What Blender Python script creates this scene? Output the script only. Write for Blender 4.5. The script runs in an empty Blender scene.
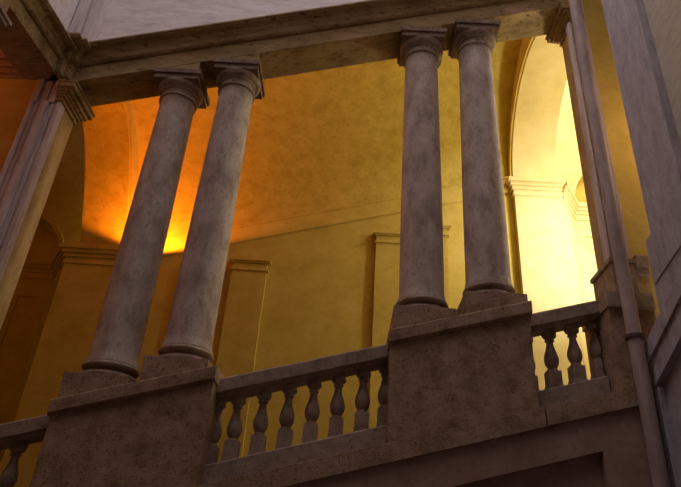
import bpy, bmesh, math, random
from mathutils import Vector, Matrix
random.seed(7)
COL = bpy.context.scene.collection
M = 0.284            # slope of the stair, rise over run

# ------------------------------------------------------------------ materials
def mat(name, base, dark, light=None, scale=3.0, rough=0.85, bump=0.15, stretch=(1, 1, 1),
        spot=None, spot_scale=14.0, spot_amt=0.5, fine=30.0):
    m = bpy.data.materials.new(name); m.use_nodes = True
    nt = m.node_tree; N = nt.nodes; L = nt.links
    for n in list(N): N.remove(n)
    out = N.new('ShaderNodeOutputMaterial'); bs = N.new('ShaderNodeBsdfPrincipled')
    L.new(bs.outputs[0], out.inputs[0])
    bs.inputs['Roughness'].default_value = rough
    bs.inputs['Specular IOR Level'].default_value = 0.25
    geo = N.new('ShaderNodeNewGeometry'); mp = N.new('ShaderNodeMapping')
    mp.inputs['Scale'].default_value = stretch
    L.new(geo.outputs['Position'], mp.inputs['Vector'])
    n1 = N.new('ShaderNodeTexNoise'); n1.inputs['Scale'].default_value = scale
    n1.inputs['Detail'].default_value = 8; n1.inputs['Roughness'].default_value = 0.62
    L.new(mp.outputs[0], n1.inputs['Vector'])
    r1 = N.new('ShaderNodeValToRGB')
    r1.color_ramp.elements[0].position = 0.32; r1.color_ramp.elements[0].color = (*dark, 1)
    r1.color_ramp.elements[1].position = 0.68; r1.color_ramp.elements[1].color = (*(light or base), 1)
    e = r1.color_ramp.elements.new(0.5); e.color = (*base, 1)
    L.new(n1.outputs['Fac'], r1.inputs['Fac'])
    colour = r1.outputs['Color']
    if spot:
        n2 = N.new('ShaderNodeTexNoise'); n2.inputs['Scale'].default_value = spot_scale
        n2.inputs['Detail'].default_value = 6; n2.inputs['Roughness'].default_value = 0.7
        L.new(mp.outputs[0], n2.inputs['Vector'])
        r2 = N.new('ShaderNodeValToRGB')
        r2.color_ramp.elements[0].position = 0.54; r2.color_ramp.elements[0].color = (0, 0, 0, 1)
        r2.color_ramp.elements[1].position = 0.66; r2.color_ramp.elements[1].color = (spot_amt,)*3 + (1,)
        L.new(n2.outputs['Fac'], r2.inputs['Fac'])
        mx = N.new('ShaderNodeMix'); mx.data_type = 'RGBA'
        L.new(r2.outputs['Color'], mx.inputs['Factor']); L.new(colour, mx.inputs[6])
        mx.inputs[7].default_value = (*spot, 1)
        colour = mx.outputs[2]
    L.new(colour, bs.inputs['Base Color'])
    if bump:
        n3 = N.new('ShaderNodeTexNoise'); n3.inputs['Scale'].default_value = fine
        n3.inputs['Detail'].default_value = 5
        L.new(mp.outputs[0], n3.inputs['Vector'])
        ad = N.new('ShaderNodeMath'); ad.operation = 'ADD'
        L.new(n1.outputs['Fac'], ad.inputs[0]); L.new(n3.outputs['Fac'], ad.inputs[1])
        bp = N.new('ShaderNodeBump'); bp.inputs['Strength'].default_value = bump
        bp.inputs['Distance'].default_value = 0.02
        L.new(ad.outputs[0], bp.inputs['Height']); L.new(bp.outputs[0], bs.inputs['Normal'])
    return m

MAT = dict(
    column=mat('column stone', (.48, .39, .34), (.31, .235, .195), (.60, .51, .465), 5, .75, .3, (1, 1, .5),
               spot=(.19, .13, .105), spot_scale=26, spot_amt=.55, fine=80),
    carved=mat('carved travertine', (.36, .275, .22), (.25, .18, .135), (.44, .345, .28), 6, .85, .35,
               spot=(.12, .08, .055), spot_scale=26, spot_amt=.6, fine=60),
    pedestal=mat('pedestal travertine', (.37, .25, .165), (.22, .14, .085), (.46, .325, .225), 5, .9, .55,
                 spot=(.10, .062, .04), spot_scale=24, spot_amt=.75, fine=70),
    beam=mat('entablature stone', (.36, .245, .115), (.22, .145, .06), (.46, .325, .175), 4, .9, .35, (.35, 1, 1),
             spot=(.07, .04, .018), spot_scale=18, spot_amt=.85, fine=60),
    grey=mat('grey plaster', (.76, .69, .69), (.62, .55, .55), (.84, .78, .80), 3.5, .9, .25, (.6, 1, 2.2),
             spot=(.42, .33, .29), spot_scale=12, spot_amt=.4, fine=50),
    strip=mat('pale pilaster stone', (.60, .53, .525), (.42, .35, .335), (.74, .68, .70), 5, .85, .3, (1, 1, .12),
              spot=(.27, .19, .16), spot_scale=18, spot_amt=.5, fine=60),
    blue=mat('blue grey plaster', (.47, .42, .45), (.37, .32, .34), (.56, .51, .56), 5, .9, .35, (1.6, 1.6, .6),
             spot=(.27, .21, .20), spot_scale=14, spot_amt=.45, fine=50),
    beige=mat('beige plaster', (.55, .48, .38), (.46, .39, .30), (.60, .53, .43), 4, .9, .2, (1, 1, 3)),
    lower=mat('lower wall plaster', (.36, .235, .185), (.28, .175, .135), (.42, .29, .235), 2.6, .92, .25,
              spot=(.21, .13, .095), spot_scale=14, spot_amt=.5, fine=50),
    pipe=mat('painted pipe', (.42, .32, .30), (.30, .215, .20), (.50, .40, .39), 6, .6, .1, (1, 1, .3)),
    iron=mat('rusty iron', (.10, .06, .045), (.05, .03, .025), None, 12, .7, .2),
    yellow=mat('ochre plaster', (.60, .455, .115), (.53, .385, .085), (.66, .51, .15), 2.4, .92, .12,
               spot=(.45, .32, .07), spot_scale=9, spot_amt=.4),
    vault=mat('mottled ochre vault plaster', (.56, .43, .10), (.47, .35, .07), (.63, .495, .135), 4, .92, .15,
              spot=(.36, .24, .045), spot_scale=13, spot_amt=.5),
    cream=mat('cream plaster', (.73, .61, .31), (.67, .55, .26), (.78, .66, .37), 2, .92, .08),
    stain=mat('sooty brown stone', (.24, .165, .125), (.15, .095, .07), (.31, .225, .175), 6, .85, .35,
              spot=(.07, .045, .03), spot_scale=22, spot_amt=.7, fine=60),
    ochre=mat('ochre stone', (.47, .33, .16), (.34, .225, .10), (.56, .41, .22), 4, .85, .3, (1, 1, .4),
              spot=(.20, .13, .07), spot_scale=22, spot_amt=.5, fine=60),  # warm tan stone for the jambs and the pier base plinth
    dark=mat('dark grey plaster', (.22, .20, .19), (.17, .15, .14), None, 2, .9, .1),  # unseen front wall, kept dark like the paving to cut bounced light
    paving=mat('stone paving', (.17, .14, .12), (.17, .14, .12), None, 3, .9, .2),
)

# ------------------------------------------------------------------ mesh helpers
def link(name, verts, faces, m, parent=None, smooth=False, bevel=0.0, angle=40):
    me = bpy.data.meshes.new(name)
    me.from_pydata([tuple(v) for v in verts], [], faces)
    bm = bmesh.new(); bm.from_mesh(me)
    bmesh.ops.remove_doubles(bm, verts=bm.verts, dist=1e-5)
    bmesh.ops.recalc_face_normals(bm, faces=bm.faces)
    if bevel:
        es = [e for e in bm.edges if len(e.link_faces) == 2 and e.calc_face_angle(0) > math.radians(30)]
        bmesh.ops.bevel(bm, geom=es, offset=bevel, segments=2, affect='EDGES', profile=0.6, clamp_overlap=True)
    bm.to_mesh(me); bm.free()
    if smooth:
        for p in me.polygons: p.use_smooth = True
        me.set_sharp_from_angle(angle=math.radians(angle))
    me.materials.append(MAT[m])
    o = bpy.data.objects.new(name, me); COL.objects.link(o)
    if parent: o.parent = parent; o.matrix_parent_inverse = Matrix.Translation(-parent.location)
    return o

class MB:
    def __init__(s): s.v = []; s.f = []
    def add(s, v, f):
        k = len(s.v); s.v += [tuple(x) for x in v]; s.f += [tuple(i + k for i in q) for q in f]; return s
    def sbox(s, x0, x1, y0, y1, c0, c1, m0=M, m1=M):
        """box whose bottom follows z=c0+m0*x and top z=c1+m1*x"""
        v = []
        for (c, m) in ((c0, m0), (c1, m1)):
            for x, y in ((x0, y0), (x1, y0), (x1, y1), (x0, y1)): v.append((x, y, c + m*x))
        return s.add(v, BOXF)
    def box(s, x0, x1, y0, y1, z0, z1): return s.sbox(x0, x1, y0, y1, z0, z1, 0, 0)
    def ybox(s, x0, x1, y0, y1, c0, c1, m0, m1):
        """box rising towards the viewer: z = c + m*(-y)"""
        v = []
        for (c, m) in ((c0, m0), (c1, m1)):
            for x, y in ((x0, y0), (x1, y0), (x1, y1), (x0, y1)): v.append((x, y, c - m*y))
        return s.add(v, BOXF)
    def prism(s, poly, x0, x1, slope=M):
        """polygon (y,c) swept along x with shear"""
        n = len(poly)
        v = [(x0, y, c + slope*x0) for y, c in poly] + [(x1, y, c + slope*x1) for y, c in poly]
        f = [(i, (i+1) % n, n + (i+1) % n, n + i) for i in range(n)] + [tuple(range(n))[::-1], tuple(range(n, 2*n))]
        return s.add(v, f)
    def lathe(s, prof, cx=0, cy=0, cz=0, seg=40):
        v = []; f = []; n = len(prof)
        for i in range(seg):
            a = 2*math.pi*i/seg
            for r, z in prof: v.append((cx + r*math.cos(a), cy + r*math.sin(a), cz + z))
        for i in range(seg):
            j = (i+1) % seg
            for k in range(n-1): f.append((i*n+k, j*n+k, j*n+k+1, i*n+k+1))
        f.append(tuple(i*n for i in range(seg))[::-1]); f.append(tuple(i*n+n-1 for i in range(seg)))
        return s.add(v, f)
    def loft(s, path, prof, zf):
        """sweep profile (offset, height) along an orthogonal plan path, mitred; zf(x,y) gives the height of the path"""
        n = len(path); k = len(prof); v = []
        def nrm(a, b):
            d = Vector((b[0]-a[0], b[1]-a[1])).normalized(); return Vector((d.y, -d.x))
        for i in range(n):
            if i == 0: off = nrm(path[0], path[1])
            elif i == n-1: off = nrm(path[-2], path[-1])
            else:
                a = nrm(path[i-1], path[i]); b = nrm(path[i], path[i+1])
                off = (a + b) / (1 + a.dot(b)) if (1 + a.dot(b)) > 1e-4 else a
            for o, h in prof:
                x, y = path[i][0] + off.x*o, path[i][1] + off.y*o
                v.append((x, y, zf(path[i][0], path[i][1]) + h))
        f = []
        for i in range(n-1):
            for j in range(k):
                f.append((i*k+j, i*k+(j+1) % k, (i+1)*k+(j+1) % k, (i+1)*k+j))
        f.append(tuple(range(k))[::-1]); f.append(tuple(range((n-1)*k, n*k)))
        return s.add(v, f)
    def build(s, name, m, parent=None, **kw): return link(name, s.v, s.f, m, parent, **kw)
BOXF = [(0, 3, 2, 1), (4, 5, 6, 7), (0, 1, 5, 4), (1, 2, 6, 5), (2, 3, 7, 6), (3, 0, 4, 7)]

def tag(o, label, cat, group=None):
    o['label'] = label; o['category'] = cat; o['kind'] = 'thing'
    if group: o['group'] = group
    return o
def struct(o): o['kind'] = 'structure'; return o
def thing(name, loc, label, cat, group=None):
    o = bpy.data.objects.new(name, None); COL.objects.link(o); o.location = loc
    o.empty_display_size = .2
    return tag(o, label, cat, group)

# ------------------------------------------------------------------ columns
CX = [0.0, 0.838, 3.606, 4.4405]
CZ = [CX[0]*M, CX[1]*M + .009, CX[2]*M + .069, CX[3]*M + .057]
H = 4.20
HN = 4.05         # torus centre to neck
AB = .354
CAPTOP, CAPBOT = -.35, -.52     # pedestal cap, relative to the slope line
BEAMC = 4.595                   # soffit of the entablature

def abacus(mb, h, z0, z1):
    mb.box(-h, h, -h, h, z1 - .045, z1)
    for d, a, b in ((.028, z0, z1 - .045),): mb.box(-h + d, h - d, -h + d, h - d, a, b)

def column(i, label):
    x = CX[i]; z = CZ[i]
    t = thing('column', (x, 0, z), label, 'column', 'paired stone columns of the stair gallery')
    P = Vector((x, 0, z))
    # plinth: level top, underside cut to the slope of the pedestal cap
    mb = MB(); h = .365
    mb.v = []
    PT = -.125 - (z - M*x); B0 = PT + .07
    mb.sbox(-h, h, -h, h, CAPTOP + M*x - z, PT, M, 0)
    add_part(mb, 'plinth', 'pedestal', t, P, bevel=.012)
    mb = MB()
    tor = [(.20, -.07), (.315, -.07), (.326, -.055), (.327, -.035), (.320, -.018), (.300, -.010), (.262, -.006), (.258, .034), (.285, .040)]
    tor += [(.287 + .037*math.cos(a), .071 + .031*math.sin(a)) for a in [math.radians(-75 + 15*k) for k in range(12)]] + [(.20, .100)]
    tor = [(r, q + B0) for r, q in tor]
    mb.lathe(tor, seg=56); add_part(mb, 'base_torus', 'carved', t, P, smooth=True, angle=45)
    mb = MB(); sh = [(.20, .100 + B0), (.302, .100 + B0), (.302, .122 + B0)]
    for k in range(6): a = math.radians(15*k); sh.append((.279 + .021*(1-math.sin(a)), B0 + (.122 + .06*math.sin(a) + .010*k)))
    for k in range(1, 21):
        u = k/20; zz = .235 + u*(HN - .235 - .03)
        sh.append((.2785 - .033*(max(0, u - .12)/.88)**1.5, zz))
    sh += [(.250, HN - .02), (.254, HN - .005), (.20, HN)]
    mb.lathe(sh, seg=56); add_part(mb, 'shaft', 'column', t, P, smooth=True, angle=35)
    # capital: astragal, necking, fillets, echinus
    mb = MB(); z0 = HN
    pr = [(.20, z0), (.262, z0), (.276, z0+.012), (.278, z0+.024), (.272, z0+.036), (.249, z0+.042),
          (.249, z0+.128), (.266, z0+.132), (.266, z0+.150), (.278, z0+.154), (.278, z0+.172)]
    for k in range(7): a = math.radians(15*k); pr.append((.278 + .060*math.sin(a), z0 + .172 + .075*(1-math.cos(a))))
    pr += [(.20, z0+.247)]
    mb.lathe(pr, seg=56); cap = add_part(mb, 'capital', 'carved', t, P, smooth=True, angle=35)
    for a in (-90, 0, 90, 180):          # four rosettes on the necking
        ros = MB(); ca, sa = math.cos(math.radians(a)), math.sin(math.radians(a))
        for k in range(6):
            b = math.radians(60*k); u = .022*math.cos(b); w = .022*math.sin(b)
            blob(ros, Vector((ca*.254 - sa*u, sa*.254 + ca*u, z0 + .086 + w)), .013)
        blob(ros, Vector((ca*.258, sa*.258, z0 + .086)), .012)
        add_part(ros, 'rosette', 'carved', t, P, smooth=True, angle=80, parent2=cap)
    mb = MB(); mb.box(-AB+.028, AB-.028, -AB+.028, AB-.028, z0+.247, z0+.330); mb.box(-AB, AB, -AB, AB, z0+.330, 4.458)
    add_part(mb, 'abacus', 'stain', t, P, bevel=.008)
    # wedge between the level abacus and the raking soffit
    mb = MB(); w = .285
    top = BEAMC + M*x - z
    mb.sbox(-w, w, -.275, .275, 4.458, top - .001, 0, M)
    add_part(mb, 'impost_wedge', 'beam', t, P)
    return t

def blob(mb, c, r, seg=6):
    v = []; f = []
    rings = 4
    for i in range(1, rings):
        a = math.pi*i/rings
        for k in range(seg):
            b = 2*math.pi*k/seg
            v.append((c.x + r*math.sin(a)*math.cos(b), c.y + r*math.sin(a)*math.sin(b), c.z + r*math.cos(a)))
    top = len(v); v.append((c.x, c.y, c.z + r)); v.append((c.x, c.y, c.z - r))
    for i in range(rings-2):
        for k in range(seg):
            j = (k+1) % seg
            f.append((i*seg+k, i*seg+j, (i+1)*seg+j, (i+1)*seg+k))
    for k in range(seg):
        j = (k+1) % seg
        f.append((top, j, k)); f.append((top+1, (rings-2)*seg+k, (rings-2)*seg+j))
    mb.add(v, f)

def add_part(mb, name, m, t, P, parent2=None, **kw):
    """mesh given in the thing's local frame"""
    o = link(name, mb.v, mb.f, m, None, **kw)
    o.parent = parent2 or t
    return o

column(0, 'leftmost grey stone column, standing lowest on the lower pedestal')
column(1, 'second stone column from left, upper one of the pair on the lower pedestal')
column(2, 'third stone column from left, lower one of the pair on the upper pedestal')
column(3, 'rightmost round stone column, standing highest beside the bright opening')

# ------------------------------------------------------------------ pedestals
def pedestal(x0, x1, label):
    xm = (x0 + x1)/2
    t = thing('pedestal', (xm, 0, M*xm - 1.6), label, 'pedestal', 'raking pedestals under the paired columns')
    for n, a in (('die', (x0, x1, -.40, .40, -1.36, CAPBOT)), ('base_block', (x0 - .004, x1 + .004, -.415, .415, -1.6, -1.36))):
        MB().sbox(*a).build(n, 'pedestal', t, bevel=.008)
    b = MB(); b.prism([(-.41, CAPBOT), (-.455, CAPBOT + .025), (-.455, CAPTOP - .012), (-.44, CAPTOP), (.44, CAPTOP),
                       (.455, CAPTOP - .012), (.455, CAPBOT + .025), (.41, CAPBOT)], x0 - .02, x1 + .02)
    b.build('cap', 'pedestal', t, bevel=.006)
    return t
PED = [(-.36, 1.305), (3.205, 4.80)]
pedestal(*PED[0], 'lower raking travertine pedestal carrying the two left columns')
pedestal(*PED[1], 'upper raking travertine pedestal carrying the two right columns')

# ------------------------------------------------------------------ balustrade
RAILTOP, RAILBOT, BRTOP, BRBOT = -.425, -.625, -1.345, -1.6
def bay(x0, x1, which):
    xm = (x0 + x1)/2
    h = MB().prism([(-.13, RAILBOT - .0), (-.14, RAILBOT + .03), (-.20, RAILBOT + .04), (-.205, RAILTOP - .02), (-.19, RAILTOP), (.19, RAILTOP),
                    (.205, RAILTOP - .02), (.20, RAILBOT + .04), (.14, RAILBOT + .03), (.13, RAILBOT)], x0, x1)
    tag(h.build('handrail', 'carved', bevel=.004), 'raking stone handrail ' + which, 'handrail', 'handrails of the raking balustrade')
    b = MB().prism([(-.17, BRBOT), (-.17, BRTOP - .012), (-.158, BRTOP), (.158, BRTOP), (.17, BRTOP - .012), (.17, BRBOT)], x0, x1)
    tag(b.build('base_rail', 'carved', bevel=.004), 'raking stone base course under the balusters ' + which, 'base rail',
        'base rails of the raking balustrade')

HB = RAILBOT - BRTOP      # height of a baluster
def baluster(x, label, x0=None, x1=None):
    t = thing('baluster', (x, 0, M*x + BRTOP), label, 'baluster', 'stone balusters of the stair balustrade')
    P = t.location
    xa = -.086 if x0 is None else max(-.086, x0 - x); xb = .086 if x1 is None else min(.086, x1 - x)
    def clip(mb):
        if x0 is None and x1 is None: return mb
        bm = bmesh.new(); vs = [bm.verts.new(v) for v in mb.v]
        for q in mb.f:
            try: bm.faces.new([vs[i] for i in q])
            except ValueError: pass
        bmesh.ops.remove_doubles(bm, verts=bm.verts, dist=1e-6)
        for lim, nx in ((x0, -1), (x1, 1)):
            if lim is None: continue
            g = bm.verts[:] + bm.edges[:] + bm.faces[:]
            r = bmesh.ops.bisect_plane(bm, geom=g, plane_co=(lim - x, 0, 0), plane_no=(nx, 0, 0), clear_outer=True)
            es = [e for e in r['geom_cut'] if isinstance(e, bmesh.types.BMEdge)]
            bmesh.ops.holes_fill(bm, edges=es)
        bm.verts.index_update()
        mb.v = [tuple(v.co) for v in bm.verts]; mb.f = [tuple(v.index for v in q.verts) for q in bm.faces]
        bm.free(); return mb
    mb = MB(); mb.sbox(xa, xb, -.086, .086, 0, .05, M, 0)
    mb.sbox(max(xa, -.079), min(xb, .079), -.079, .079, .05, .215, 0, 0)
    add_part(mb, 'base_block', 'carved', t, P, bevel=.004)
    pr = [(.03, .215), (.062, .215), (.066, .225), (.062, .238), (.05, .243), (.047, .252), (.056, .262), (.073, .29), (.083, .325),
          (.086, .355), (.082, .39), (.071, .43), (.058, .47), (.047, .51), (.041, .545), (.040, .57), (.046, .578), (.056, .584),
          (.058, .592), (.053, .60), (.046, .605), (.046, .618), (.03, .618)]
    mb = clip(MB().lathe(pr, seg=28)); add_part(mb, 'vase', 'carved', t, P, smooth=True, angle=45)
    pr = [(.03, .618), (.055, .618), (.072, .632), (.083, .645), (.085, .655), (.085, .672), (.03, .672)]
    mb = clip(MB().lathe(pr, seg=28)); mb.sbox(max(xa, -.07), min(xb, .07), -.07, .07, .672, HB, 0, M)
    add_part(mb, 'cap', 'carved', t, P, smooth=True, angle=30)
    return t
def ordinal(k): return ['first', 'second', 'third', 'fourth', 'fifth', 'sixth', 'seventh', 'eighth'][k]

bay(PED[0][1], PED[1][0], 'between the two column pedestals')
xs = [1.252, 1.533, 1.815, 2.100, 2.377, 2.655, 2.935, 3.19]
for k, x in enumerate(xs):
    if k == 0: baluster(1.31, 'half baluster engaged in the right flank of the lower pedestal', x0=PED[0][1] + .001)
    elif k == 7: baluster(x, 'half baluster engaged in the left flank of the upper pedestal', x1=PED[1][0] - .001)
    else: baluster(x, '%s whole stone baluster up from the lower column pedestal' % ordinal(k-1))
CPX = 5.69       # corner pedestal
bay(PED[1][1], CPX, 'in front of the bright landing on the right')
baluster(4.845, 'half baluster engaged in the right flank of the upper pedestal', x0=PED[1][1] + .001)
baluster(5.125, 'dark baluster against the bright landing, next to the upper pedestal')
baluster(5.405, 'dark baluster against the bright landing, next to the corner pier')
baluster(5.672, 'half baluster engaged in the corner pier at far right', x1=CPX - .001)
bay(-1.5, PED[0][0], 'left of the lower pedestal, in shadow')
baluster(-.44, 'half baluster engaged in the left flank of the lower pedestal', x1=PED[0][0] - .001)
baluster(-.80, 'shadowed baluster left of the lower pedestal, at the picture edge')
baluster(-1.08, 'shadowed baluster farther left, second from the lower pedestal')

# ------------------------------------------------------------------ entablature: back wing and left wing, mitred in the corner
ENT = [(.03, .285), (.06, .31), (.06, .39), (.08, .42), (.10, .49), (.19, .50), (.19, .515), (.215, .525), (.215, .555)]
ENTH = .575
t = thing('entablature', (2.2, 0, BEAMC + M*2.2), 'raking moulded stone entablature resting on the four columns', 'entablature')
LX, FY, LM = -1.68, -.28, .12
XE = 5.99
zb = lambda x, y: BEAMC + M*x
MB().loft([(LX, FY), (XE, FY)], [(-.56, 0), (0, 0), (0, .275), (-.56, .275)], zb).build('architrave', 'beam', t, bevel=.006)
MB().loft([(LX, FY), (XE, FY)], [(-.56, .275)] + ENT + [(-.56, ENTH)], zb).build('cornice', 'beam', t, bevel=.004)
zr = lambda x, y: BEAMC + M*(-1.56)
r_ = MB().loft([(-1.70, -.50), (-1.60, -.50), (-1.60, FY + .01)], [(-.3, 0), (0, 0), (0, .275)] + ENT + [(-.3, ENTH)], zr)
r_.loft([(-1.60, -.40), (-1.53, -.40), (-1.53, FY + .01)], [(-.2, .01), (0, .01), (0, .275)] + ENT + [(-.2, ENTH - .01)], zr)
r_.build('corner_break', 'beam', t, bevel=.004)
t = thing('entablature', (-1.96, -4, BEAMC - 1.4), 'dark raking entablature of the side wing, coming in at top left', 'entablature')
lz = lambda x, y: BEAMC + M*(-1.5) + LM*(y - FY)
SL = [(o*.95, h*.84) for o, h in ENT]
MB().loft([(LX, -8.0), (LX, FY - .001)], [(-.56, 0), (0, 0), (0, .23), (-.56, .23)], lz).build('architrave', 'beam', t, bevel=.006)
MB().loft([(LX, -8.0), (LX, FY - .001)], [(-.56, .23)] + SL + [(-.56, .485)], lz).build('cornice', 'beam', t, bevel=.004)

# ------------------------------------------------------------------ corner piers with pilasters
def corner_pier(x0, x1, zcap, ztop, zbase, label, sg):
    """sg=+1: right pier, its inner face looks left; sg=-1: left pier"""
    t = thing('corner_pier', ((x0+x1)/2, 0, zbase), label, 'pier', 'moulded piers at the corners of the stair well')
    MB().box(x0, x1, -.18, .20, zbase, zcap).build('jamb', 'ochre', t, bevel=.006)
    # pale giant strip with flutes on the court side
    w = x1 - x0; e = .065
    a0, a1 = (x0 - e, x1) if sg > 0 else (x0, x1 + e*.4)
    w = a1 - a0; b = MB(); b.box(a0, a1, -.27, -.18, zbase, zcap - .02)
    for u0, u1, d in ((.0, .13, .035), (.20, .30, .02), (.36, .60, .05), (.68, .76, .02), (.86, 1.0, .035)):
        b.box(a0 + w*u0, a0 + w*u1, -.27 - d, -.27, zbase, zcap - .02)
    b.build('strip', 'strip', t, bevel=.006)
    c = MB(); h = ztop - zcap
    for d, a, q in ((.03, 0, .10), (.015, .10, .24), (.05, .24, .36), (.075, .36, .48), (.115, .48, .66), (.165, .66, .90), (.185, .90, 1.0)):
        xa, xb = (x0 - d, x0 + .10) if sg > 0 else (x1 - .08, x1 + d)
        c.box(xa, xb, -.30 - d*.5, .20 + d, zcap + h*a, zcap + h*q)
    c.build('capital', 'beam', t, bevel=.004)
    p = MB(); p.box(x0 - .05, x1 + .02, -.33, .28, zbase - .50, zbase - .06); p.box(x0 - .075, x1 + .02, -.35, .30, zbase - .06, zbase)
    p.build('plinth', 'carved', t, bevel=.006)
    a0, a1 = (x0 + .10, x1) if sg > 0 else (x0, x1 - .08)
    b = MB(); w = a1 - a0; zt = 14.0 if sg > 0 else ztop + .45
    b.box(a0, a1, -.27, .20, zcap - .02, zt)
    for u0, u1, d in ((.0, .25, .04), (.38, .62, .02), (.76, 1.0, .035)): b.box(a0 + w*u0, a0 + w*u1, -.27 - d, -.27, zcap - .02, zt)
    b.build('upper_strip', 'strip', t, bevel=.006)
    return t
corner_pier(5.915, 6.13, 5.885, BEAMC + M*5.80, 1.70, 'tall moulded corner pilaster right of the bright landing', 1)
corner_pier(-2.0, -1.565, 3.77, BEAMC + M*(-1.72) - .005, -.47, 'tall moulded corner pilaster at the left edge of the picture', -1)

def corner_pedestal(x0, x1, ztop, zbot, label):
    t = thing('pedestal', ((x0+x1)/2, 0, zbot), label, 'pedestal')
    MB().box(x0 + .02, x1, -.40, .38, zbot, ztop - .2).build('die', 'pedestal', t, bevel=.006)
    MB().box(x0, x1, -.445, .40, ztop - .2, ztop).build('cap', 'carved', t, bevel=.008)
corner_pedestal(CPX, 6.235, 1.20, .02, 'dark corner pedestal below the right pilaster, beside the drainpipe')
corner_pedestal(-2.02, -1.5, -.97, -2.05, 'dark corner pedestal below the left pilaster, outside the balustrade')

# ------------------------------------------------------------------ drainpipe in the corner
t = thing('drainpipe', (5.89, -.535, -3.6), 'slim vertical drainpipe in the right corner, beside the corner pedestal', 'drainpipe')
MB().lathe([(.01, 0), (.078, 0), (.078, 17.5), (.01, 14.5)], 5.89, -.535, -3.6, 24).build('pipe', 'pipe', t, smooth=True)
br = MB().lathe([(.079, -.02), (.098, -.02), (.098, .02), (.079, .02)], 5.89, -.535, .60, 24)
br.build('bracket', 'iron', t, smooth=True)

# ------------------------------------------------------------------ lower stair wall (string course and sunk panel)
b = MB(); b.sbox(-2.0, 4.838, -.495, .5, -1.80, -1.6); b.sbox(4.85, 6.30, -.495, .5, -1.80, -1.6)
struct(b.build('trim_1', 'pedestal', bevel=.005))
b = MB()
b.sbox(-2.0, 6.3, -.45, .42, -2.16, -1.80)                         # band over the panel
b.sbox(5.40, 6.3, -.45, .42, -7.0, -2.16, 0, M)                     # upright right of the panel
b.sbox(-2.0, 5.40, -.35, .42, -7.0, -2.16, 0, M)                    # sunk field
b.sbox(1.70, 1.72, -.452, -.44, -2.16, -1.80)
struct(b.build('wall_back', 'lower'))
# stair flight behind the balustrade
b = MB(); n = 24
for k in range(n):
    x0 = -1.95 + k*(8.0/n); x1 = x0 + 8.0/n
    b.box(x0, x1, .5, 4.05, M*x0 - 2.2, M*x1 - 1.62)
struct(b.build('floor', 'paving'))

# ------------------------------------------------------------------ right wing wall
b = MB()
R2 = .43
# band over the panel, panel field behind it, upright at the corner
b.ybox(6.02, 6.7, -8.2, -.50, .31 - .5*R2 - .25, .31 - .5*R2 + .02, R2, R2)
b.ybox(6.10, 6.7, -8.2, -.50, -7.0, .31 - .5*R2 - .25, 0, R2)
b.box(6.02, 6.7, -.56, -.46, -7.0, .05)
b.ybox(6.085, 6.7, -8.2, -.79, .30, 1.13 - .78*.2, R2, .2)
struct(b.build('wall_right_lower', 'blue'))
b = MB(); b.box(6.26, 6.9, -8.2, -1.60, 1.0, 14.0); b.box(6.42, 6.9, -1.60, -.80, 1.0, 14.0)
struct(b.build('wall_right', 'beige'))
b = MB(); b.ybox(5.99, 6.5, -8.2, -.50, .52 - .5*R2 - .2, .52 - .5*R2, R2, R2)
struct(b.build('trim_2', 'blue', bevel=.006))
b = MB(); b.ybox(6.07, 6.6, -8.2, -.82, 1.12 - .82*.2, 1.67 - .84*.2, .2, .2)
struct(b.build('trim_3', 'blue', bevel=.006))
t = thing('pilaster', (6.3, -1.2, 1.75), 'broad blue grey pilaster on the right wall, nearest the viewer', 'pilaster')
MB().ybox(6.16, 6.42, -1.60, -.80, 1.67 - .84*.2, 14.0, .2, 0).build('shaft', 'blue', t, bevel=.005)

# ------------------------------------------------------------------ upper walls of the well
b = MB(); b.sbox(-1.95, 5.99, -.20, .28, BEAMC + ENTH, 14.0, M, 0)
struct(b.build('wall_upper', 'grey'))
t = thing('pilaster', (-1.6, -.2, 4.9), 'pale upper pilaster strip above the entablature in the left corner', 'pilaster')
b = MB(); b.sbox(-1.62, -1.42, -.26, -.2, BEAMC + ENTH, 14.0, M, 0); b.sbox(-1.88, -1.70, -.26, -.2, BEAMC + ENTH, 14.0, M, 0)
b.build('shaft', 'strip', t, bevel=.004)
b = MB(); b.sbox(-1.42, 5.99, -.245, -.2, BEAMC + ENTH, 5.50); b.sbox(-.475, -.462, -.207, -.2, 5.50, 14.0, M, 0)
struct(b.build('trim_4', 'grey', bevel=.004))
b = MB(); v = lambda y: lz(0, y) + .48
b.add([(-2.1, -8.2, v(-8.2)), (-1.9, -8.2, v(-8.2)), (-1.9, .28, v(.28)), (-2.1, .28, v(.28)),
       (-2.1, -8.2, 11), (-1.9, -8.2, 11), (-1.9, .28, 11), (-2.1, .28, 11)], BOXF)
struct(b.build('wall_left', 'grey'))
# the rest of the well, behind the viewer
b = MB(); b.box(-7.0, 7.0, -8.6, -8.2, -4.0, 14.0); struct(b.build('wall_front', 'dark'))
b = MB(); b.ybox(-2.24, -1.68, -8.2, -.46, -7.0, -1.15, 0, -LM); struct(b.build('wall_left_lower', 'lower'))
b = MB(); b.box(-7.0, 7.0, -8.2, -.3, -4.0, -3.6); struct(b.build('floor_court', 'paving'))
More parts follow.
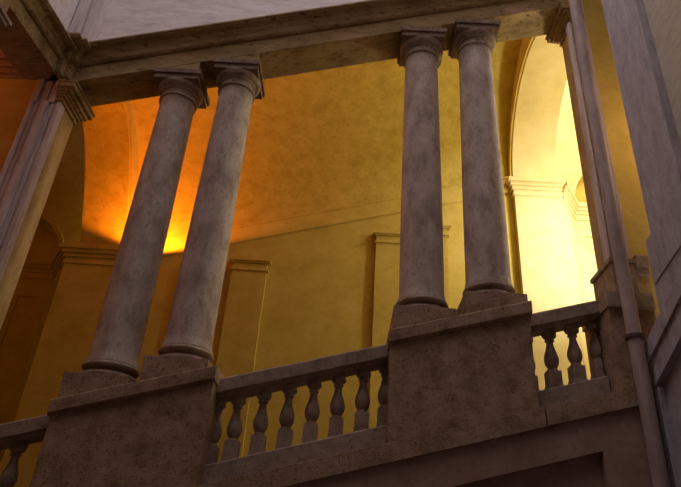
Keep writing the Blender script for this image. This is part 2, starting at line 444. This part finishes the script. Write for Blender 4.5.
# first column of the left wing: only its capital reaches into the picture
def side_column(y, label):
    z = lz(0, y) - 4.645
    t = thing('column', (-1.96, y, z), label, 'column')
    MB().lathe([(.1, 0.07), (.276, .07), (.276, 1.2), (.246, H), (.1, H)], seg=40).build('shaft', 'column').parent = t
    MB().lathe([(.1, H), (.27, H), (.27, H+.03), (.246, H+.035), (.246, H+.09), (.268, H+.1), (.33, H+.158), (.1, H+.158)], seg=40).build('capital', 'carved').parent = t
    b = MB(); b.box(-AB+.03, AB-.03, -AB+.03, AB-.03, H+.158, H+.213); b.box(-AB, AB, -AB, AB, H+.213, 4.458); b.build('abacus', 'carved').parent = t
    b = MB(); b.add([(sx*.28, sy*.28, 4.458) for sx, sy in ((-1, -1), (1, -1), (1, 1), (-1, 1))] +
                    [(sx*.28, sy*.28, 4.458 + .187 + LM*sy*.28 - .001) for sx, sy in ((-1, -1), (1, -1), (1, 1), (-1, 1))], BOXF)
    b.build('impost_wedge', 'beam').parent = t
    MB().lathe([(.1, -.07), (.30, -.07), (.326, 0), (.30, .07), (.1, .07)], seg=40).build('base_torus', 'carved').parent = t
    MB().box(-.36, .36, -.36, .36, -.6, -.07).build('plinth', 'pedestal').parent = t
side_column(-2.03, 'stone column of the left wing, only its capital showing at top left corner')

# ------------------------------------------------------------------ interior of the gallery
WY, PY_ = 4.10, 3.95
SP = 4.33                            # springing of the raking vault above the slope line
# back wall of the flight
b = MB(); b.sbox(-1.95, 6.05, WY, WY + .4, -3.0, SP); struct(b.build('wall_gallery', 'yellow'))
b = MB(); b.prism([(WY, 3.93), (WY - .045, 3.95), (WY - .045, 4.27), (WY - .075, 4.29), (WY - .075, SP), (WY, SP)], -1.95, 6.05)
struct(b.build('trim_5', 'yellow', bevel=.004))
# raking barrel vault
def arc(cy, r, a0, a1, n): return [(cy + r*math.cos(math.radians(a0 + (a1-a0)*k/n)), r*math.sin(math.radians(a0 + (a1-a0)*k/n))) for k in range(n+1)]
cyv = (.28 + WY)/2; rv = (WY - .28)/2
pts = arc(cyv, rv, 0, 172, 40)
VB = 1.27         # the flight vault is taller than a semicircle
inner = [(y, SP + VB*z) for y, z in pts]; outer = [(y, SP + VB*z) for y, z in arc(cyv, rv + .25, 0, 172, 40)][::-1]
struct(MB().prism(inner + outer, -1.95, 6.05).build('ceiling', 'vault', smooth=True, angle=30))

def wall_pilaster(x0, x1, zt, label):
    zf = M*x0 - 1.62
    t = thing('pilaster', ((x0+x1)/2, WY, zf), label, 'pilaster', 'flat pilasters on the back wall of the flight')
    MB().box(x0, x1, WY - .09, WY, zf, zt - .24).build('shaft', 'yellow', t)
    b = MB()
    for d, a, q in ((.03, -.24, -.205), (0, -.205, -.075), (.035, -.075, -.04), (.065, -.04, 0)):
        b.box(x0 - d, x1 + d, WY - .09 - d, WY, zt + a, zt + q)
    b.build('capital', 'yellow', t)
wall_pilaster(-.56, .10, 3.38, 'flat ochre pilaster on the back wall, mostly hidden behind the second column from left')
wall_pilaster(.29, .985, 3.61, 'flat ochre pilaster on the back wall, right of the second column from left')
wall_pilaster(3.145, 3.85, 4.41, 'flat ochre pilaster on the back wall, left of the third column from left')
wall_pilaster(3.93, 4.61, 4.66, 'flat ochre pilaster on the back wall, showing between the two right columns')

def niche(x0, x1, zs, label, out):
    """transverse arch: pier on the back wall, moulded impost, level barrel soffit, pier towards the well"""
    yc = (.22 + PY_)/2; r = (PY_ - .22)/2
    curve = arc(yc, r, 0, 180, 32)
    if out < 0: curve = [(y, 2.25*(1 - ((y - yc)/r)**2)) for y, z in curve]
    t = thing('transverse_arch', ((x0+x1)/2, PY_, zs - 5.5), label, 'arch', 'transverse arches at the ends of the flight')
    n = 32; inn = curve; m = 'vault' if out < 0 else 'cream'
    ra, rb = (x0 + .20, x1) if out < 0 else (x0, x1 - .06)
    zt = zs + 4.2
    v = []; f = []
    for x in (ra, rb):
        for y, z in inn: v.append((x, y, zs + z))
        for y, z in inn: v.append((x, min(4.5, max(.2, yc + (y - yc)*1.25)) if abs(y - yc) < r*.999 else (4.5 if y > yc else .2), zt if abs(y - yc) < r*.999 else zs))
    k = 2*(n + 1)
    for i in range(n):
        f += [(i, i+1, k+i+1, k+i), (n+1+i, k+n+1+i, k+n+2+i, n+2+i), (i, n+1+i, n+2+i, i+1), (k+i, k+i+1, k+n+2+i, k+n+1+i)]
    f += [(0, k, k+n+1, n+1), (n, n+1+n, k+n+1+n, k+n)]
    link('arch_ring', v, f, m, t, smooth=True, angle=30)
    # raised archivolt on the face towards the flight
    e0, e1 = ((x1, x1 + .05) if out < 0 else (x0 - .05, x0))
    def off(d): return [(yc + (y - yc)*(1 + d/r), zs + z*(1 + d/r)) for y, z in inn]
    r1, r2 = off(.03), off(.15)
    MB().prism(r1 + r2[::-1], e0, e1, 0).build('archivolt', 'yellow', t, smooth=True, angle=30)
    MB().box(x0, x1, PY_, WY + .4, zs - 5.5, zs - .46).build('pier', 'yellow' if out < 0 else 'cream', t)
    c = MB()
    for d, a0, b0 in ((.0, -.46, -.40), (.03, -.40, -.33), (.015, -.33, -.26), (.05, -.26, -.18), (.09, -.18, -.10), (.135, -.10, 0)):
        c.box(x0 - d if True else x0, x1 + (d if False else 0) + (d if out < 0 else 0), PY_ - d, WY + .4, zs + a0, zs + b0)
    c.build('impost_cornice', 'yellow' if out < 0 else 'cream', t, bevel=.006)
    return t
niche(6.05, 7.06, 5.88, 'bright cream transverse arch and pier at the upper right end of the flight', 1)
niche(-3.06, -1.95, 3.67, 'orange lit transverse arch and pier at the lower left end of the flight', -1)

# landing rooms
def landing(sg, xa, xb, x_wall, zs, m, wn):
    """sg=+1 right / -1 left ; xa: pier outer edge, xb: start of rear wall, x_wall: outer wall"""
    lo, hi = sorted((xb, x_wall))
    zb = zs - 5.5
    # splayed wall between pier and rear wall
    b = MB(); d = .25
    def splay(o, z0, z1):
        ux, uy = (xb - xa), (4.81 - PY_); l = math.hypot(ux, uy); nx, ny = sg*uy/l, -abs(ux)/l
        p = [(xa + nx*o, PY_ + ny*o), (xb + nx*o, 4.81 + ny*o), (xb - sg*.3, 5.1), (xa - sg*.0, 5.1)]
        v = [(x, y, z0) for x, y in p] + [(x, y, z1) for x, y in p]
        b.add(v, BOXF if sg > 0 else [q[::-1] for q in BOXF])
    splay(0, zb, zs - .46)
    struct(b.build('wall_%s_splay' % wn, m))
    b = MB()
    for o, a0, b0 in ((.0, -.46, -.40), (.03, -.40, -.33), (.015, -.33, -.26), (.05, -.26, -.18), (.09, -.18, -.10), (.135, -.10, 0)):
        splay(o, zs + a0, zs + b0)
        x0, x1 = sorted((xb - sg*.05, x_wall)); b.box(x0, x1, 4.81 - o, 4.9, zs + a0, zs + b0)
    struct(b.build('trim_%s_cornice' % wn, m, bevel=.004))
    # rear wall below the cornice with a sunk upright panel
    b = MB(); b.box(lo, hi, 4.86, 5.2, zb, zs - .46)
    for u0, u1 in ((0, .16), (.62, 4.0)):
        p0, p1 = sorted((xb + sg*u0, x_wall if u1 > 3 else xb + sg*u1)); b.box(p0, p1, 4.81, 4.86, zb, zs - .46)
    x0, x1 = sorted((xb + sg*.16, xb + sg*.62)); b.box(x0, x1, 4.81, 4.86, zs - .80, zs - .46)
    struct(b.build('wall_%s_rear' % wn, m))
    # wall above the cornice with an arched recess and its moulding
    cx = (xb + x_wall)/2 - sg*.10; r = abs(x_wall - xb)/2 - .12
    x0, x1 = sorted((xa - sg*.4, x_wall + sg*.3)); zt = zs + 4.2
    q = MB(); n = 32; v = []; f = []
    for y in (4.81, 5.2):
        for k in range(n+1):
            a = math.pi*k/n; v.append((cx + r*math.cos(a), y, zs + r*math.sin(a)))
        for k in range(n+1):
            c = math.cos(math.pi*k/n); v.append((x1 if k == 0 else x0 if k == n else cx + r*c, y, zs if k in (0, n) else zt))
    K = 2*(n+1)
    for i in range(n): f += [(i, i+1, K+i+1, K+i), (i, n+1+i, n+2+i, i+1), (K+i, K+i+1, K+n+2+i, K+n+1+i)]
    q.add(v, f); struct(q.build('wall_%s_lunette' % wn, m, smooth=True, angle=30))
    def ring(r0, r1, y0, y1):
        q = MB(); n = 32; v = []; f = []
        for k in range(n+1):
            a = math.pi*k/n
            for rr, y in ((r0, y0), (r1, y0), (r1, y1), (r0, y1)): v.append((cx + rr*math.cos(a), y, zs + rr*math.sin(a)))
        for k in range(n):
            for j in range(4): f.append((k*4+j, k*4+(j+1) % 4, k*4+4+(j+1) % 4, k*4+4+j))
        f += [(0, 1, 2, 3), tuple(n*4+i for i in (3, 2, 1, 0))]
        return q.add(v, f)
    struct(ring(r - .0, r + .11, 4.75, 4.81).build('trim_%s_archivolt' % wn, m, smooth=True, angle=30))
    b = MB(); b.box(cx - r - .1, cx + r + .1, 5.14, 5.3, zs - .46, zs + r + .1); struct(b.build('wall_%s_recess' % wn, 'yellow'))
    # vault of the landing continues the flight, with outer wall
    rl = (4.81 + .15)/2; cl = (4.81 - .15)/2
    x0, x1 = sorted((xa - sg*.17, x_wall + sg*.3))
    inn = [(y, zs + 1.45 + z) for y, z in arc(cl, rl, 0, 180, 32)]; out = [(y, zs + 1.45 + z) for y, z in arc(cl, rl + .2, 0, 180, 32)][::-1]
    struct(MB().prism(inn + out, x0, x1, 0).build('ceiling_%s_landing' % wn, m, smooth=True, angle=30))
    x0, x1 = sorted((x_wall, x_wall + sg*.3)); q = MB(); q.box(x0, x1, .2, 5.2, zb, zs + 4.2); struct(q.build('wall_%s_outer' % wn, m))
    x0, x1 = sorted((xa - sg*1.1, x_wall)); q = MB(); q.box(x0, x1, .2, 5.2, zb - .3, zb); struct(q.build('floor_%s_landing' % wn, 'paving'))
landing(1, 7.06, 7.62, 10.6, 5.88, 'cream', 'right')
q = MB(); q.box(6.13, 10.9, -.10, .20, -4.0, 14.0); struct(q.build('wall_right_pier', 'yellow'))
t = thing('pier_base', (6.6, -.14, 1.6), 'small dark moulded base block of the ochre pier behind the drainpipe', 'base')
b = MB(); b.box(6.245, 6.40, -.19, -.10, 1.68, 1.84); b.box(6.245, 6.40, -.165, -.10, 1.58, 1.68); b.build('block', 'carved', t, bevel=.006)
MB().box(6.245, 6.40, -.125, -.10, -.02, 1.58).build('plinth', 'ochre', t)
landing(-1, -3.06, -3.66, -6.4, 3.67, 'yellow', 'left')
q = MB(); q.box(-6.7, -2.0, -.10, .20, -4.0, 8.5); struct(q.build('wall_left_pier', 'yellow'))
c = MB()
for d, a0, b0 in ((.02, 4.33, 4.40), (.05, 4.40, 4.50), (.09, 4.50, 4.62), (.13, 4.62, 4.74)): c.box(-3.4, -2.0, -.10 - d, -.10, a0, b0)
struct(c.build('trim_6', 'carved', bevel=.005))
# shells of the two side wings
b = MB(); b.box(-7.0, -2.24, -8.2, -.1, 6.2, 6.5); struct(b.build('ceiling_left_wing', 'yellow'))
b = MB(); b.box(-7.0, -6.7, -8.2, 5.2, -4.0, 9.0); struct(b.build('wall_outer_left', 'yellow'))
b = MB(); b.box(6.9, 11.2, -8.2, -.1, 8.0, 8.3); struct(b.build('ceiling_right_wing', 'yellow'))
b = MB(); b.box(10.9, 11.2, -8.2, 5.2, -4.0, 14.0); struct(b.build('wall_outer_right', 'yellow'))
b = MB(); b.box(7.0, 11.2, -8.6, -8.2, -4.0, 14.0); struct(b.build('wall_outer_front', 'yellow'))

# ------------------------------------------------------------------ lights
def area(name, loc, tgt, size, power, colour, sy=None):
    l = bpy.data.lights.new(name, 'AREA'); l.energy = power; l.color = colour; l.size = size
    if sy: l.shape = 'RECTANGLE'; l.size_y = sy
    o = bpy.data.objects.new(name, l); COL.objects.link(o); o.location = loc
    o.rotation_euler = (Vector(tgt) - Vector(loc)).to_track_quat('-Z', 'Y').to_euler(); return o
def point(name, loc, power, colour, r=.1):
    l = bpy.data.lights.new(name, 'POINT'); l.energy = power; l.color = colour; l.shadow_soft_size = r
    o = bpy.data.objects.new(name, l); COL.objects.link(o); o.location = loc; return o
point('landing_lamp', (7.7, 2.0, 4.7), 205, (1.0, .97, .72), .25)
point('landing_vault_fill', (8.7, 1.7, 8.5), 310, (1.0, .97, .95), .2)  # added unseen fill that brightens the landing vault and rear wall
def spot(name, loc, tgt, power, colour, ang, blend=.6, r=.06):
    l = bpy.data.lights.new(name, 'SPOT'); l.energy = power; l.color = colour; l.spot_size = math.radians(ang); l.spot_blend = blend
    l.shadow_soft_size = r
    o = bpy.data.objects.new(name, l); COL.objects.link(o); o.location = loc
    o.rotation_euler = (Vector(tgt) - Vector(loc)).to_track_quat('-Z', 'Y').to_euler()
spot('orange_uplight', (-1.35, 3.5, 3.64), (-1.35, 3.94, 6.2), 265, (1.0, .245, .012), 154, .18, .05)
spot('landing_fill_spot', (9.0, .9, 3.2), (7.1, 4.0, 4.0), 760, (1.0, .97, .96), 60, .9, .2)  # added unseen spot, brightens only the right pier and splayed wall
point('left_wing_lamp', (-4.9, -2.2, 3.85), 60, (1.0, .25, .06), .2)
point('right_wing_lamp', (7.5, -.7, 3.8), 55, (1.0, .66, .38), .2)

w = bpy.data.worlds.new('sky'); bpy.context.scene.world = w; w.use_nodes = True
bg = w.node_tree.nodes['Background']; bg.inputs[0].default_value = (.90, .81, .83, 1); bg.inputs[1].default_value = 2.55

# ------------------------------------------------------------------ camera
cam = bpy.data.cameras.new('camera'); co = bpy.data.objects.new('camera', cam); COL.objects.link(co)
cam.sensor_fit = 'HORIZONTAL'; cam.sensor_width = 36.0; cam.lens = 612.0/681.0*36.0; cam.clip_start = .05
yaw, pit, rol = -.0343, .5071, .0724
fwd = Vector((math.sin(yaw)*math.cos(pit), math.cos(yaw)*math.cos(pit), math.sin(pit)))
rgt = Vector((math.cos(yaw), -math.sin(yaw), 0)); up = rgt.cross(fwd)
r2 = rgt*math.cos(rol) + up*math.sin(rol); u2 = -rgt*math.sin(rol) + up*math.cos(rol)
mx = Matrix((( r2.x, u2.x, -fwd.x, 2.7947), (r2.y, u2.y, -fwd.y, -6.9364), (r2.z, u2.z, -fwd.z, -1.9827), (0, 0, 0, 1)))
co.matrix_world = mx
sc = bpy.context.scene; sc.camera = co
sc.view_settings.view_transform = 'Standard'; sc.view_settings.look = 'None'
sc.view_settings.exposure = 0.0; sc.view_settings.gamma = 1.0
sc.cycles.max_bounces = 8
